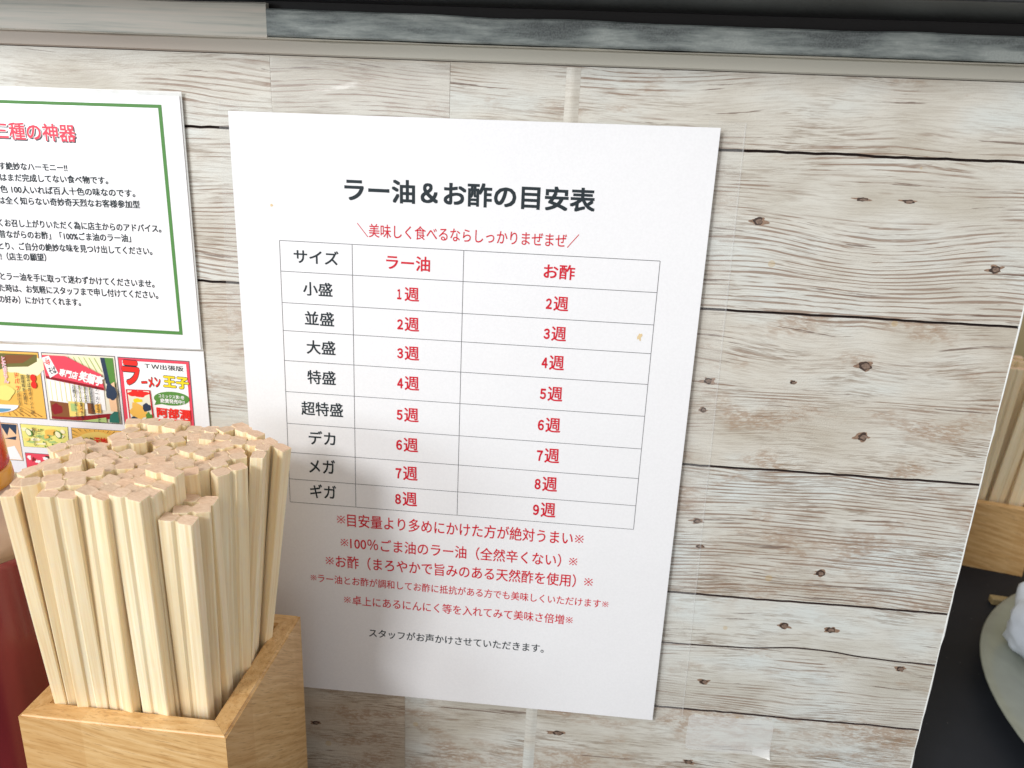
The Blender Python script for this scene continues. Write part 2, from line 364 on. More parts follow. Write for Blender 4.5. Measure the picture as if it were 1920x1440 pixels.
NOTICE_LINES= [('ラー油＆お酢の目安表', 0.10613, -0.03078, 0.10991, 0.0102, 0.18, 'ink', 1.15), ('＼美味しく食べるならしっかりまぜまぜ／', 0.10586, -0.04831, 0.09855, 0.00608, 0.04, 'red', 0.2), ('サイズ', 0.03731, -0.06152, 0.02081, 0.0063, -0.33, 'ink', 0.62), ('小盛', 0.03755, -0.07621, 0.01379, 0.00646, -0.17, 'ink', 0.62), ('並盛', 0.03782, -0.09, 0.01396, 0.00662, -0.03, 'ink', 0.62), ('大盛', 0.03812, -0.10386, 0.01386, 0.00677, 0.11, 'ink', 0.62), ('特盛', 0.03788, -0.11861, 0.01377, 0.00694, 0.27, 'ink', 0.62), ('超特盛', 0.0376, -0.13455, 0.02054, 0.00712, 0.43, 'ink', 0.62), ('デカ', 0.03711, -0.14953, 0.01333, 0.0073, 0.59, 'ink', 0.62), ('メガ', 0.0366, -0.16459, 0.01322, 0.00748, 0.75, 'ink', 0.62), ('ギガ', 0.03669, -0.17821, 0.01336, 0.00764, 0.89, 'ink', 0.62), ('ラー油', 0.07959, -0.06193, 0.02, 0.00674, -0.33, 'red', 0.75), ('お酢', 0.14751, -0.06209, 0.0138, 0.00665, -0.33, 'red', 0.75), ('1週', 0.07961, -0.07606, 0.01012, 0.00641, -0.18, 'red', 0.75), ('2週', 0.07963, -0.09003, 0.01025, 0.00657, -0.03, 'red', 0.75), ('3週', 0.07964, -0.10383, 0.01037, 0.00672, 0.12, 'red', 0.75), ('4週', 0.07966, -0.11849, 0.01049, 0.00689, 0.27, 'red', 0.75), ('5週', 0.07941, -0.13434, 0.01063, 0.00707, 0.44, 'red', 0.75), ('6週', 0.07916, -0.14978, 0.01077, 0.00725, 0.6, 'red', 0.75), ('7週', 0.0789, -0.16476, 0.0109, 0.00743, 0.76, 'red', 0.75), ('8週', 0.07864, -0.17864, 0.01102, 0.00759, 0.9, 'red', 0.75), ('2週', 0.14741, -0.07635, 0.01012, 0.00658, -0.18, 'red', 0.75), ('3週', 0.14725, -0.09021, 0.01024, 0.00674, -0.03, 'red', 0.75), ('4週', 0.14707, -0.1039, 0.01036, 0.0069, 0.12, 'red', 0.75), ('5週', 0.14718, -0.11895, 0.01049, 0.00707, 0.28, 'red', 0.75), ('6週', 0.14705, -0.13441, 0.01063, 0.00725, 0.44, 'red', 0.75), ('7週', 0.14741, -0.14995, 0.01076, 0.00744, 0.61, 'red', 0.75), ('8週', 0.1472, -0.16481, 0.01089, 0.00762, 0.77, 'red', 0.75), ('9週', 0.14716, -0.17858, 0.01102, 0.00779, 0.91, 'red', 0.75), ('※目安量より多めにかけた方が絶対うまい※', 0.1053, -0.19289, 0.12603, 0.00743, -0.01, 'red', 0.35), ('※100％ごま油のラー油（全然辛くない）※', 0.10493, -0.20571, 0.12215, 0.00728, 0.05, 'red', 0.35), ('※お酢（まろやかで旨みのある天然酢を使用）※', 0.10511, -0.2167, 0.13882, 0.0074, 0.21, 'red', 0.35), ('※ラー油とお酢が調和してお酢に抵抗がある方でも美味しくいただけます※', 0.10533, -0.22804, 0.15526, 0.00502, -0.23, 'red', 0.22), ('※卓上にあるにんにく等を入れてみて美味さ倍増※', 0.1054, -0.23933, 0.12087, 0.00575, -0.12, 'red', 0.22), ('スタッフがお声かけさせていただきます。', 0.10504, -0.25804, 0.09231, 0.00525, 0.02, 'ink', 0.3)]
ADVICE_LINES= [('三種の神器', -0.0894, -0.01265, 0.03892, 0.00752, 0.31, 'crimson', 0.9), ('す絶妙なハーモニー!!', -0.09232, -0.0278, 0.03269, 0.00351, 0.87, 'ink', 0.9), ('はまだ完成してない食べ物です。', -0.08313, -0.03265, 0.05174, 0.00354, 1.02, 'ink', 0.9), ('色 100人いれば百人十色の味なのです。', -0.07747, -0.0378, 0.0648, 0.00356, 0.97, 'ink', 0.9), ('は全く知らない奇妙奇天烈なお客様参加型', -0.07742, -0.04277, 0.06815, 0.0036, 1.11, 'ink', 0.9), ('くお召し上がりいただく為に店主からのアドバイス。', -0.07378, -0.05304, 0.07887, 0.00366, 0.91, 'ink', 0.9), ('昔ながらのお酢」「100%ごま油のラー油」', -0.08158, -0.05819, 0.06448, 0.0037, 1.17, 'ink', 0.9), ('とり、ご自分の絶妙な味を見つけ出してください。', -0.07736, -0.06362, 0.0753, 0.00373, 1.1, 'ink', 0.9), ('!!（店主の願望）', -0.10397, -0.069, 0.02377, 0.00378, 1.82, 'ink', 0.9), ('とラー油を手に取って迷わずかけてくださいませ。', -0.07843, -0.07841, 0.07638, 0.00382, 0.51, 'ink', 0.9), ('た時は、お気軽にスタッフまで申し付けてください。', -0.07853, -0.08388, 0.07916, 0.00386, 0.84, 'ink', 0.9), ('の好み）にかけてくれます。', -0.09858, -0.08953, 0.04143, 0.00391, 1.16, 'ink', 0.9)]
CHOPSTICKS= [(-20.0, -112.8, -28.5, -98.0, 9, -131), (-21.2, -106.5, -24.1, -92.1, 30, -131), (-8.0, -110.6, -16.1, -97.9, -14, -131), (-9.0, -105.2, -12.3, -93.5, -12, -131), (4.4, -110.4, -1.7, -98.1, -9, -131), (6.1, -105.6, -0.1, -93.2, -9, -131), (8.2, -101.0, 0.8, -88.3, -9, -131), (-5.3, -100.8, -11.2, -88.7, -11, -131), (-3.1, -96.2, -11.0, -83.9, -8, -131), (-1.2, -91.5, -8.7, -79.5, -6, -131), (10.0, -96.3, 2.7, -83.8, -10, -131), (-19.1, -99.0, -22.7, -86.5, 24, -131), (-30.8, -93.7, -30.9, -80.4, 31, -131), (-12.6, -90.4, -20.9, -80.5, 30, -131), (-22.0, -85.7, -25.7, -73.7, -25, -131), (-17.5, -82.1, -20.6, -71.6, -23, -131), (-27.2, -74.6, -30.8, -64.4, -31, -131), (-13.7, -76.9, -19.7, -66.0, -27, -131), (-20.4, -67.4, -25.5, -59.2, 32, -131), (-8.2, -69.7, -13.9, -57.3, 72, -131), (-4.9, -81.8, -9.4, -71.6, 24, -131), (-25.6, -60.1, -31.6, -54.1, 48, -131), (-30.0, -55.0, -36.6, -46.7, 75, -131), (-14.1, -56.9, -23.3, -52.3, 47, -131), (-8.9, -58.7, -15.7, -52.7, 48, -131), (-27.5, -45.2, -34.1, -38.3, 22, -131), (-20.2, -52.2, -28.4, -46.3, 0, -131), (-31.5, -83.6, -33.2, -72.1, -60, -131), (-38.0, -75.9, -40.4, -68.2, 51, -131), (-42.6, -73.7, -43.1, -60.1, 51, -131), (-36.3, -66.7, -38.6, -55.6, -16, -131), (-39.4, -107.5, -42.8, -94.3, 100, -131), (-42.4, -89.4, -40.5, -75.3, 49, -131), (-39.6, -95.3, -40.3, -82.6, 61, -131), (-30.3, -106.2, -35.3, -94.4, 33, -131), (-29.0, -99.0, -34.3, -87.6, 36, -131), (18.9, -106.0, 12.1, -93.7, -2, -137), (20.6, -99.3, 12.7, -87.3, 23, -137), (20.2, -92.7, 14.3, -80.6, 0, -137), (26.4, -79.6, 18.5, -71.1, 51, -131), (18.8, -79.9, 12.7, -69.0, 48, -131), (11.5, -77.1, 2.1, -67.3, 15, -131), (9.2, -70.5, 1.2, -61.6, -15, -131), (21.7, -69.0, 12.1, -63.1, 45, -131), (19.0, -64.5, 11.3, -57.6, 46, -131), (13.6, -63.0, 6.3, -55.2, 46, -131), (9.1, -60.6, 1.9, -52.4, 46, -131), (15.0, -52.4, 4.5, -44.4, 6, -131), (23.3, -55.7, 12.2, -49.0, 15, -131), (21.4, -47.7, 14.6, -38.3, -24, -131), (12.5, -44.4, 2.6, -39.9, 56, -131), (34.7, -53.3, 18.9, -46.4, -23, -131), (32.1, -62.9, 19.7, -58.4, 99, -131), (6.0, -52.1, -4.0, -46.3, 99, -131), (1.0, -56.5, -7.3, -51.1, -65, -131), (-1.6, -43.4, -7.7, -38.1, 8, -131), (-4.5, -49.1, -13.3, -45.0, 15, -131), (-16.2, -47.4, -23.4, -42.9, -1, -131), (-14.8, -42.5, -20.1, -38.3, -1, -131), (-0.8, -68.4, -11.0, -61.2, 43, -131), (0.5, -75.1, -8.9, -65.6, 10, -131), (12.1, -89.4, 8.7, -77.6, 25, -131), (8.1, -85.3, 2.3, -75.7, 36, -131), (-0.0, -84.7, -3.2, -73.4, 28, -131)]
PLATE = (.657, .0715, .210); CL = (.522, .158)
# ================================================================ the setting
tag(bm_obj('counter', box_bm(-.6, 1.2, -.6, .80, -.40, -.36, .002), M['counter']), 'black speckled counter top in front of and beyond the partition', kind='structure')
tag(bm_obj('back_wall', box_bm(-.9, 1.6, .80, .84, -.6, .6), M['wall']), 'beige wall far beyond the right edge of the partition', kind='structure')

# ---- partition with its plank-patterned face
def nz(a, b=0., c=0.): return noise.noise(Vector((a, b, c)))
part = empty('plank_partition', (0.05, .004, -.36))
tag(part, 'partition covered with white weathered wood planks behind the notices', 'partition')
def P(o): o.parent = part; o.location = Vector(o.location)-part.location; return o
P(bm_obj('core_board', box_bm(-.35, .3476, .0022, .010, -.36, .0385), M['joint']))
JZ = [.0228, -.0076, -.0756, -.1506, -.2202, None, -.2897, -.3598]
def crack_z(x): return -.2499 + .0032*math.exp(-((x-.285)/.028)**2) + .0005*nz(x*60)
def edge_z(k, x):
    if JZ[k] is None: return crack_z(x)
    if k in (0, 7): return JZ[k]
    return JZ[k] + .00045*nz(x*45, k*7.3) + .00035*nz(x*190, k*3.1)
GR = {0: (.65, .45), 1: (.88, .35), 2: (.58, .85), 3: (1.0, .90), 4: (.38, .90), 5: (.72, .40), 6: (.30, 1.0)}
def plank(k, x0, x1):
    n = max(8, int((x1-x0)/.004)); g = .00034 if JZ[k] is not None else .00020; g2 = .00034 if JZ[k+1] is not None else .00020
    if k == 0: g = 0
    V = []; F = []
    for i in range(n+1):
        x = x0+(x1-x0)*i/n; a = edge_z(k, x)-g; b = edge_z(k+1, x)+g2
        V += [(x, .0022, a), (x, .0003, a), (x, 0, a-.00024), (x, 0, b+.00024), (x, .0003, b), (x, .0022, b)]
    for i in range(n):
        for j in range(5):
            p = i*6+j; F.append((p, p+1, p+7, p+6))
    F.append(tuple(range(6))[::-1]); F.append(tuple(n*6+j for j in range(6)))
    o = P(mesh_obj('plank', V, [f[::-1] for f in F], None, mats=[M['plank'], M['joint']], fm=[0 if i % 5 == 2 else 1 for i in range(n*5)]+[0, 0])); o['grain'], o['wear'] = GR[k]; o['warm'] = (.22, .15, .25, .12, 0., 0., .12)[k]
    return o
top_planks = [plank(0, -.35, .01955), plank(0, .01965, .0969), plank(0, .0970, .3476)]
planks = {1: plank(1, -.35, .3476), 2: plank(2, -.35, .3476), 3: plank(3, -.35, .3476), 4: plank(4, -.35, .3476), 5: plank(5, -.35, .3476)}
plank(6, -.35, .0775)['warm'] = .7; planks[6] = plank(6, .0776, .3476)
# white worn edge down the right side
V = []; F = []; n = 60
for i in range(n+1):
    z = .0228+(-.3595-.0228)*i/n; j = .0006*nz(z*55, 4.)+.0004*nz(z*200, 9.)
    V += [(.3476, 0.0002, z), (.3477, -.0003, z), (.3481+j, -.0003, z), (.3485+j, .001, z), (.3485+j, .010, z)]
for i in range(n):
    for j in range(4): p = i*5+j; F.append((p, p+1, p+6, p+5))
P(mesh_obj('edge_strip', V, [f[::-1] for f in F], M['edge'], smooth=True))
# raised seam ridge
def ridge(x0, z0, x1, z1, hw, h, seg=40):
    V = []; F = []; m = 8
    for i in range(seg+1):
        t = i/seg; x = x0+(x1-x0)*t+.0002*nz(t*9, 2.); z = z0+(z1-z0)*t
        for j in range(m+1):
            a = j/m; V.append((x-hw+2*hw*a, -.00005-h*math.sin(PI*a)**1.5, z))
    for i in range(seg):
        for j in range(m): p = i*(m+1)+j; F.append((p, p+m+1, p+m+2, p+1))
    return V, F
V, F = ridge(.1485, .0222, .1465, -.358, .0030, .0006)
sr = P(mesh_obj('seam_ridge', V, F, M['plank'], smooth=True)); sr['grain'] = 0.; sr['wear'] = 0.; sr['warm'] = .25
# knots: printed dark eyes in the wood
KN = [(0.23122,-0.03622,2.2,1.5),(0.27273,-0.02513,2.2,.8),(0.29147,-0.02512,2.2,.8),(0.33243,-0.05135,2.2,1.6),(0.28645,-0.09716,2.8,2.1),(0.2914,-0.13087,2.3,1.9),
      (0.21847,-0.1087,2.0,1.5),(0.2563,-0.10694,1.2,1.0),(0.22143,-0.17992,2.1,1.2),(0.22423,-0.19336,1.7,1.1),(0.28366,-0.20315,2.0,1.7),(0.27075,-0.23424,2.1,1.7),
      (0.2936,-0.23448,2.2,1.7),(0.33124,-0.25373,1.9,1.5),(0.23533,-0.2717,1.9,1.5),(0.1614,-0.31284,3.2,1.3),(0.02713,-0.32132,1.9,1.3),(0.23278,-0.32376,2.2,1.4),(0.21767,-0.12275,1.4,1.2)]
def blob(cx, cz, rx, rz, y, seed, rough=.3, n=22):
    V = [(cx, y, cz)]
    for k in range(n):
        a = 2*PI*k/n; r = 1+rough*nz(math.cos(a)*1.3+seed, math.sin(a)*1.3)+.12*nz(a*5, seed)
        V.append((cx+rx*r*math.cos(a), y, cz+rz*r*math.sin(a)))
    return V, [(0, k+1, (k+1) % n+1) for k in range(n)]
for i, (kx, kz, a, b) in enumerate(KN):
    pl = None
    for k in range(1, 7):
        lo = edge_z(k+1, kx)
        if kz > lo: pl = planks[k]; break
    pl = pl or planks[6]
    V1, F1 = blob(kx, kz, a*.00098, b*.00098, -.00012, i*3.7, .5)
    # surround: torn brown halo drawn out along the grain
    V2, F2 = blob(kx, kz, a*.0015, b*.0010, -.00006, i*5.1+2, .9, 30)
    V3, F3 = blob(kx+.0003, kz-.0001, a*.00066, b*.00062, -.00017, i*2.1, .4, 16)
    o = mesh_obj('knot', V1+V2+V3, F1+[tuple(q+len(V1) for q in f) for f in F2]+[tuple(q+len(V1)+len(V2) for q in f) for f in F3], None, pl, mats=[M['knot'], M['knot_rim'], M['knot_eye']], fm=[0]*len(F1)+[1]*len(F2)+[2]*len(F3))
# trims along the top, with a strip coloured as the shade below them
def wavy_bar(name, x0, x1, zt, zb, yf, yb, mat, parent, amp=.0004, n=60, seed=0., taper=None):
    V = []; F = []
    for i in range(n+1):
        x = x0+(x1-x0)*i/n; t = zt(x) if callable(zt) else zt; b = zb(x) if callable(zb) else zb
        t += amp*nz(x*30, seed); r = min(.0006, (t-b)*.3)
        V += [(x, yb, t), (x, yf+r, t), (x, yf, t-r), (x, yf, b+r), (x, yf+r, b), (x, yb, b)]
    for i in range(n):
        for j in range(5): p = i*6+j; F.append((p+6, p+7, p+1, p))
    F.append(tuple(range(6))); F.append(tuple(n*6+j for j in range(6))[::-1])
    o = mesh_obj(name, V, F, mat); o.parent = parent
    if parent: o.location = Vector(o.location)-parent.location
    return o
wavy_bar('shade_strip', -.35, .3475, .0288, .0229, -.0003, .0022, M['tan'], part, seed=1.)  # coloured strip stands in for the band of shade under the lip
wavy_bar('pale_strip', -.35, .0195, .0425, .0288, -.0012, .0022, M['pale_strip'], part, seed=5., amp=.0005)
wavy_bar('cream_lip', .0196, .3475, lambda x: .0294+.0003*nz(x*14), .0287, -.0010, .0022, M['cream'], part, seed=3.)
stone = wavy_bar('stone_strip', .0196, .3475, lambda x: .0405-.0012*max(0, min(1, (x-.02)/.2)), .0298, -.0016, .0022, M['stone'], part, seed=8., amp=.0006)
shelf = empty('overhead_shelf', (.05, .05, .044))
tag(shelf, 'black metal shelf running along above the planks', 'shelf')
o = bm_obj('recess', box_bm(-.35, .60, .004, .02, .0395, .060), M['black'], None); o.parent = shelf; o.location = -shelf.location
V = [(-.35, -.040, .0435), (.60, -.040, .0447), (.60, -.040, .10), (-.35, -.040, .10), (-.35, .09, .0435), (.60, .09, .0447), (.60, .09, .10), (-.35, .09, .10)]
o = mesh_obj('front_board', V, [(0,1,2,3), (7,6,5,4), (1,5,6,2), (0,3,7,4), (3,2,6,7), (4,5,1,0)], M['black_metal']); o.parent = shelf; o.location = -shelf.location
bv = o.modifiers.new('b', 'BEVEL'); bv.width = .0012; bv.segments = 3

# ================================================================ the big notice
NA = math.radians(-.55)
notice = empty('paper_notice', (0, -.0010, 0), (0, 0, NA))
tag(notice, 'large white notice with a black title, table of red figures and red notes', 'notice')
PW = [(0.0005, -0.00044), (0.21026, 0.00091), (0.2107, -0.29605), (0.0005, -0.2968)]
V, F = slab_pts(PW, 0, -.0003)
sheet = mesh_obj('sheet', V, F, M['paper'], notice)
YT = -.00042
for s in NOTICE_LINES: writing(s, notice, YT, 'printed_title' if s[1] > .1 and s[6] == 'ink' and s[7] > 1 else 'printed_text')
cols = [.0206, .0541, .1047, .1910]; rows = [-.0549, -.0688, -.0834, -.0967, -.1113, -.1268, -.1431, -.1583, -.1726, -.1853]
colb = [.0195, .0532, .1043, .1910]
V = []; F = []
def rule(x0, z0, x1, z1, w):
    d = Vector((x1-x0, 0, z1-z0)).normalized(); nn = Vector((-d.z, 0, d.x))*w/2; b = len(V)
    for q, s in (((x0, z0), -1), ((x1, z1), -1), ((x1, z1), 1), ((x0, z0), 1)):
        V.append((q[0]+nn.x*s, YT, q[1]+nn.z*s))
    F.append((b, b+1, b+2, b+3))
def colx(k, z): t = (z+.0549)/(-.1853+.0549); return cols[k]+(colb[k]-cols[k])*t
for k in range(4): rule(cols[k], rows[0], colb[k], rows[-1], .00022)
for z in rows:
    w = .00024
    for k in range(3): rule(colx(k, z)+.00011, z, colx(k+1, z)-.00011, z, w)
mesh_obj('table_lines', V, F, M['rule'], notice)
V, F = blob(  .1853, -.0892, .0009, .0018, YT, 5., .7); mesh_obj('oil_stain', V, F, M['stain'], notice)
V, F = blob(.0178, -.0395, .0007, .0006, YT, 9., .5); mesh_obj('oil_stain', V, F, M['stain'], notice)

# ---- clear tape strip beside it and a cloudy film label
def film(name, pts, y0, y1, mat, parent=None):
    V, F = slab_pts(pts, y0, y1); return mesh_obj(name, V, F, mat, parent)
tp = film('clear_tape', [(.2055, .004), (.2212, .0035), (.2268, -.2960), (.2045, -.2990)], -.00012, -.00030, M['film'])
tag(tp, 'clear tape strip running down the right edge of the large notice', 'tape')
V, F = ridge(.2208, .003, .2266, -.2955, .00035, .0004); V = [(v[0], v[1]-.0002, v[2]) for v in V]
mesh_obj('tape_edge', V, F, M['tape_edge'], tp)
tp2 = film('clear_tape', [(-.004, .004), (.006, .004), (.006, -.147), (-.0085, -.147)], -.00012, -.00030, M['film'])
tag(tp2, 'clear tape strip along the left edge of the large notice', 'tape')
def rrect(x0, x1, z0, z1, r, tl=0.):
    P_ = []
    for cx, cz, a0 in ((x1-r, z1-r, 0), (x0+r, z1-r, 90), (x0+r, z0+r, 180), (x1-r, z0+r, 270)):
        for k in range(5):
            a = math.radians(a0+k*22.5); P_.append((cx+r*math.cos(a), cz+r*math.sin(a)+tl*cx))
    return P_
lb = film('film_label', [(x, z) for x, z in rrect(.2300, .2744, -.3150, -.2925, .0028)], -.00012, -.00035, M['label_film'])
tag(lb, 'cloudy clear film label stuck to the planks below the large notice', 'label')
V = []; F = []; n = 30; m_ = 14
for i in range(n+1):
    for j in range(m_+1):
        x = .0198+.0770*i/n; z = .0004+.0212*j/m_; e = math.exp(-((z-.004-.012*(i/n))/.0028)**2)*(.3+.7*math.sin(PI*i/n))
        V.append((x, -.00025-.0009*e-.00012*(1+nz(x*160, z*160)), z))
for i in range(n):
    for j in range(m_): p = i*(m_+1)+j; F.append((p, p+m_+1, p+m_+2, p+1))
wf = mesh_obj('clear_film', V, F, M['glare_film'], smooth=True)  # added patch, its gloss makes the glare streaks on the planks
tag(wf, 'wrinkled clear film patch added for glare on the planks above the top left of the large notice', 'tape')
# its lifted corner
V = []; F = []; n = 8
for i in range(n+1):
    for j in range(n+1):
        u = i/n; v = j/n; x = .2655+.0088*u; z = -.3150+.0045*v
        V.append((x, -.0005-.0028*(u*(1-v))**1.6, z))
for i in range(n):
    for j in range(n): p = i*(n+1)+j; F.append((p, p+n+1, p+n+2, p+1))
mesh_obj('lifted_corner', V, F, M['film_edge'], lb, smooth=True)

# ================================================================ the laminated advice sheet, upper left
adv = empty('laminated_notice', (-.0197, -.0012, .0066), (0, 0, math.radians(-.9)))
tag(adv, 'laminated white notice with green frame, red heading and black text, cut off at left', 'notice')
def shift(pts, o): return [(x-o.location.x, z-o.location.z) for x, z in pts]
SN = [(-.175, .0055), (-.01967, .0066), (-.01958, -.1089), (-.175, -.1131)]
V, F = slab_pts(shift(SN, adv), 0, -.0004); mesh_obj('laminate_film', V, F, M['film_edge'], adv)
SN2 = [(-.175, .0037), (-.0205, .0047), (-.0203, -.1083), (-.175, -.1124)]
V, F = slab_pts(shift(SN2, adv), -.00041, -.0008); mesh_obj('sheet', V, F, M['gloss_paper'], adv)
def wr(spec, root, y, name='printed_text', **k):
    s = list(spec); s[1] -= root.location.x; s[2] -= root.location.z; return writing(s, root, y, name, **k)
for s in ADVICE_LINES:
    if s[6] == 'crimson':
        s2 = list(s); s2[1] += .0005; s2[2] -= .0005; s2[6] = 'rule'; s2[7] = 1.5; wr(s2, adv, -.00090, 'heading_shadow')
        s2 = list(s); s2[6] = 'white'; s2[7] = 1.9; wr(s2, adv, -.00094, 'heading_outline')
        wr(s, adv, -.00098, 'printed_heading')
    else: wr(s, adv, -.00092)
def frame(name, o, i, y, mat, root):
    V = [(x, y, z) for x, z in shift(o, root)]+[(x, y, z) for x, z in shift(i, root)]; n = len(o)
    F = [(k, k+n, (k+1) % n+n, (k+1) % n) for k in range(n)]
    return mesh_obj(name, V, [f[::-1] for f in F], M[mat], root)
frame('green_frame', [(-.175, -.0005), (-.0289, .0009), (-.0286, -.1018), (-.175, -.1035)][::-1], [(-.172, -.0019), (-.0305, -.0005), (-.0302, -.1002), (-.172, -.1018)][::-1], -.0009, 'green', adv)

# ================================================================ the comic sheet, lower left
com = empty('comic_sheet', (-.0196, -.0006, -.1098), (0, 0, math.radians(-.5)))
tag(com, 'laminated comic strip sheet with yellow and red panels behind the chopsticks', 'poster')
SC_ = [(-.175, -.1139), (-.0196, -.1096), (-.0195, -.235), (-.175, -.235)]
V, F = slab_pts(shift(SC_, com), 0, -.0004); mesh_obj('sheet', V, F, M['gloss_paper'], com)
PAN = {'A': [(-0.13439, -0.11604), (-0.10343, -0.1153), (-0.10394, -0.1504), (-0.13775, -0.15109)], 'B': [(-0.1021, -0.11535), (-0.06431, -0.11483), (-0.06449, -0.15014), (-0.10276, -0.1506)], 'C': [(-0.0631, -0.11502), (-0.02696, -0.11484), (-0.02706, -0.14858), (-0.06355, -0.15035)], 'D': [(-0.13538, -0.15379), (-0.1204, -0.15387), (-0.12023, -0.17427), (-0.13894, -0.17451)], 'E': [(-0.11909, -0.15377), (-0.09352, -0.15365), (-0.09425, -0.16584), (-0.11896, -0.16623)], 'F': [(-0.09204, -0.15383), (-0.06419, -0.15353), (-0.0645, -0.16993), (-0.09266, -0.1706)], 'G': [(-0.1189, -0.16945), (-0.09531, -0.16943), (-0.09585, -0.18961), (-0.11942, -0.18996)]}
class Panel:
    def __init__(s, key, col, w=.0004):
        s.q = PAN[key]; s.k = 0
        s.root = empty_child('comic_panel', com)
        q = s.q; c = (sum(p[0] for p in q)/4, sum(p[1] for p in q)/4)
        out = [(c[0]+(x-c[0])*1.0, c[1]+(z-c[1])*1.0) for x, z in q]
        V, F = slab_pts(shift(out, com), -.0004, -.00048)
        s.root = mesh_obj('comic_panel', V, F, M['rule'], com)
        s.shape('picture_ground', [(w*28, w*30), (1-w*28, w*30), (1-w*28, 1-w*30), (w*28, 1-w*30)], col)
    def uv(s, u, v):
        (a, b, c, d) = s.q
        t = ((1-u)*(1-v), u*(1-v), u*v, (1-u)*v)
        return (sum(p[0]*k for p, k in zip((a, b, c, d), t)), sum(p[1]*k for p, k in zip((a, b, c, d), t)))
    def shape(s, name, pts, col):
        s.k += 1
        return poly(name, shift([s.uv(u, v) for u, v in pts], com), -.00048-.00003*s.k, col, s.root)
    def ell(s, name, u, v, ru, rv, col, wob=0., n=24, seed=1., a0=0., a1=360., rot=0.):
        pts = []
        for k in range(n):
            a = math.radians(a0+(a1-a0)*k/(n if a1-a0 >= 360 else n-1)); r = 1+wob*nz(math.cos(a)*1.5+seed, math.sin(a)*1.5)
            x = ru*r*math.cos(a); y = rv*r*math.sin(a)
            pts.append((u+x*math.cos(rot)-y*math.sin(rot), v+x*math.sin(rot)+y*math.cos(rot)))
        return s.shape(name, pts, col)
    def text(s, body, u, v, w, h, col, bold, vertical=False, ang=-1., shear=0., name='lettering'):
        s.k += 1; (x0, z0) = s.uv(u, v); W = abs(s.q[1][0]-s.q[0][0])*w; H = abs(s.q[3][1]-s.q[0][1])*h
        return writing((body, x0-com.location.x, z0-com.location.z, W, H, ang, col, bold), s.root, -.00048-.00003*s.k, name, vertical=vertical, shear=shear)
def empty_child(name, parent): return None
# A: bowl of noodles being sauced
A = Panel('A', 'orange')
A.ell('broth_swirl', .35, .35, .5, .33, 'yel', .3, seed=4)
A.ell('broth_swirl', .75, .2, .35, .16, 'paleyel', .5, seed=2)
A.shape('dark_leaf', [(.12, .25), (.35, .04), (.97, .04), (.96, .14), (.80, .22), (.45, .24), (.28, .30)], 'olive')
A.shape('dark_leaf', [(.30, .20), (.45, .06), (.93, .05), (.72, .17)], 'brown')
for k in range(13):
    a = math.radians(8+k*7); c = (.35, .55)
    A.shape('speed_line', [(c[0]+.42*math.cos(a), c[1]+.32*math.sin(a)), (c[0]+.9*math.cos(a), min(.96, c[1]+.62*math.sin(a))), (c[0]+.9*math.cos(a)-.006, min(.97, c[1]+.66*math.sin(a)))], 'brown') if c[0]+.9*math.cos(a) < .97 else None
A.ell('noodles', .30, .62, .22, .13, 'lemon', .4, seed=7)
A.ell('garnish', .12, .58, .10, .14, 'leaf', .8, seed=3)
A.ell('garnish', .20, .52, .06, .09, 'dkbrown', .9, seed=8)
A.ell('bowl', .10, .80, .48, .14, 'white', 0, n=20, a0=0, a1=180)
A.ell('bowl_band', .10, .86, .36, .07, 'blue', 0, n=20, a0=0, a1=180)
A.text('とたまらん', .42, .28, .085, .40, 'white', 2.2, True); A.text('とたまらん', .42, .28, .085, .40, 'pink', .6, True)
A.ell('red_mark', .87, .38, .045, .055, 'brightred'); A.ell('red_mark', .87, .48, .045, .055, 'brightred')
A.text('油そばのポイントは', .79, .62, .055, .60, 'ink', .4, True)
A.text('調味料を大胆に', .70, .56, .055, .44, 'ink', .4, True)
A.text('ドバッ', .60, .44, .075, .26, 'brightred', .9, True)
A.text('とかけること！', .61, .76, .055, .38, 'ink', .4, True)
# B: shop front
B = Panel('B', 'cream2')
B.shape('roof_side', [(.38, .03), (.78, .03), (.82, .42), (.55, .18)], 'paleyel')
for k in range(6):
    x = .36+k*.07; B.shape('roof_beam', [(x, .04), (x+.012, .04), (x+.10, .24), (x+.088, .24)], 'ltgreen')
B.shape('green_post', [(.80, .03), (.97, .03), (.97, .45), (.86, .40)], 'leaf')
B.shape('green_post', [(.80, .03), (.86, .03), (.90, .44), (.84, .40)], 'navy')
B.shape('curtain', [(.04, .37), (.62, .45), (.80, .50), (.80, .80), (.05, .80)], 'white')
for k in range(9):
    x = .08+k*.065; B.shape('curtain_fold', [(x, .41), (x+.007, .41), (x+.010, .70), (x+.002, .70)], 'lemon')
B.shape('shop_inside', [(.05, .70), (.30, .72), (.30, .97), (.05, .97)], 'brown')
B.ell('lantern', .13, .82, .08, .08, 'dkred', .3); B.shape('shelf_glow', [(.30, .69), (.52, .70), (.50, .90), (.30, .92)], 'yel')
B.shape('goods', [(.33, .72), (.41, .72), (.41, .84), (.33, .84)], 'ltgreen'); B.shape('goods', [(.43, .74), (.49, .74), (.49, .85), (.43, .85)], 'orange')
B.shape('goods', [(.56, .70), (.64, .70), (.64, .86), (.56, .86)], 'brown'); B.shape('goods', [(.66, .72), (.74, .70), (.74, .84), (.66, .84)], 'orange')
B.shape('counter_edge', [(.30, .93), (.85, .84), (.97, .84), (.97, .90), (.45, .97), (.05, .97), (.05, .93)], 'dkred')
B.shape('grass', [(.45, .975), (.80, .90), (.80, .975)], 'ltgreen')
B.shape('awning', [(.025, .03), (.34, .03), (.80, .27), (.82, .50), (.04, .37)], 'crimson')
B.shape('awning_shade', [(.04, .33), (.81, .46), (.82, .50), (.04, .37)], 'dkred')
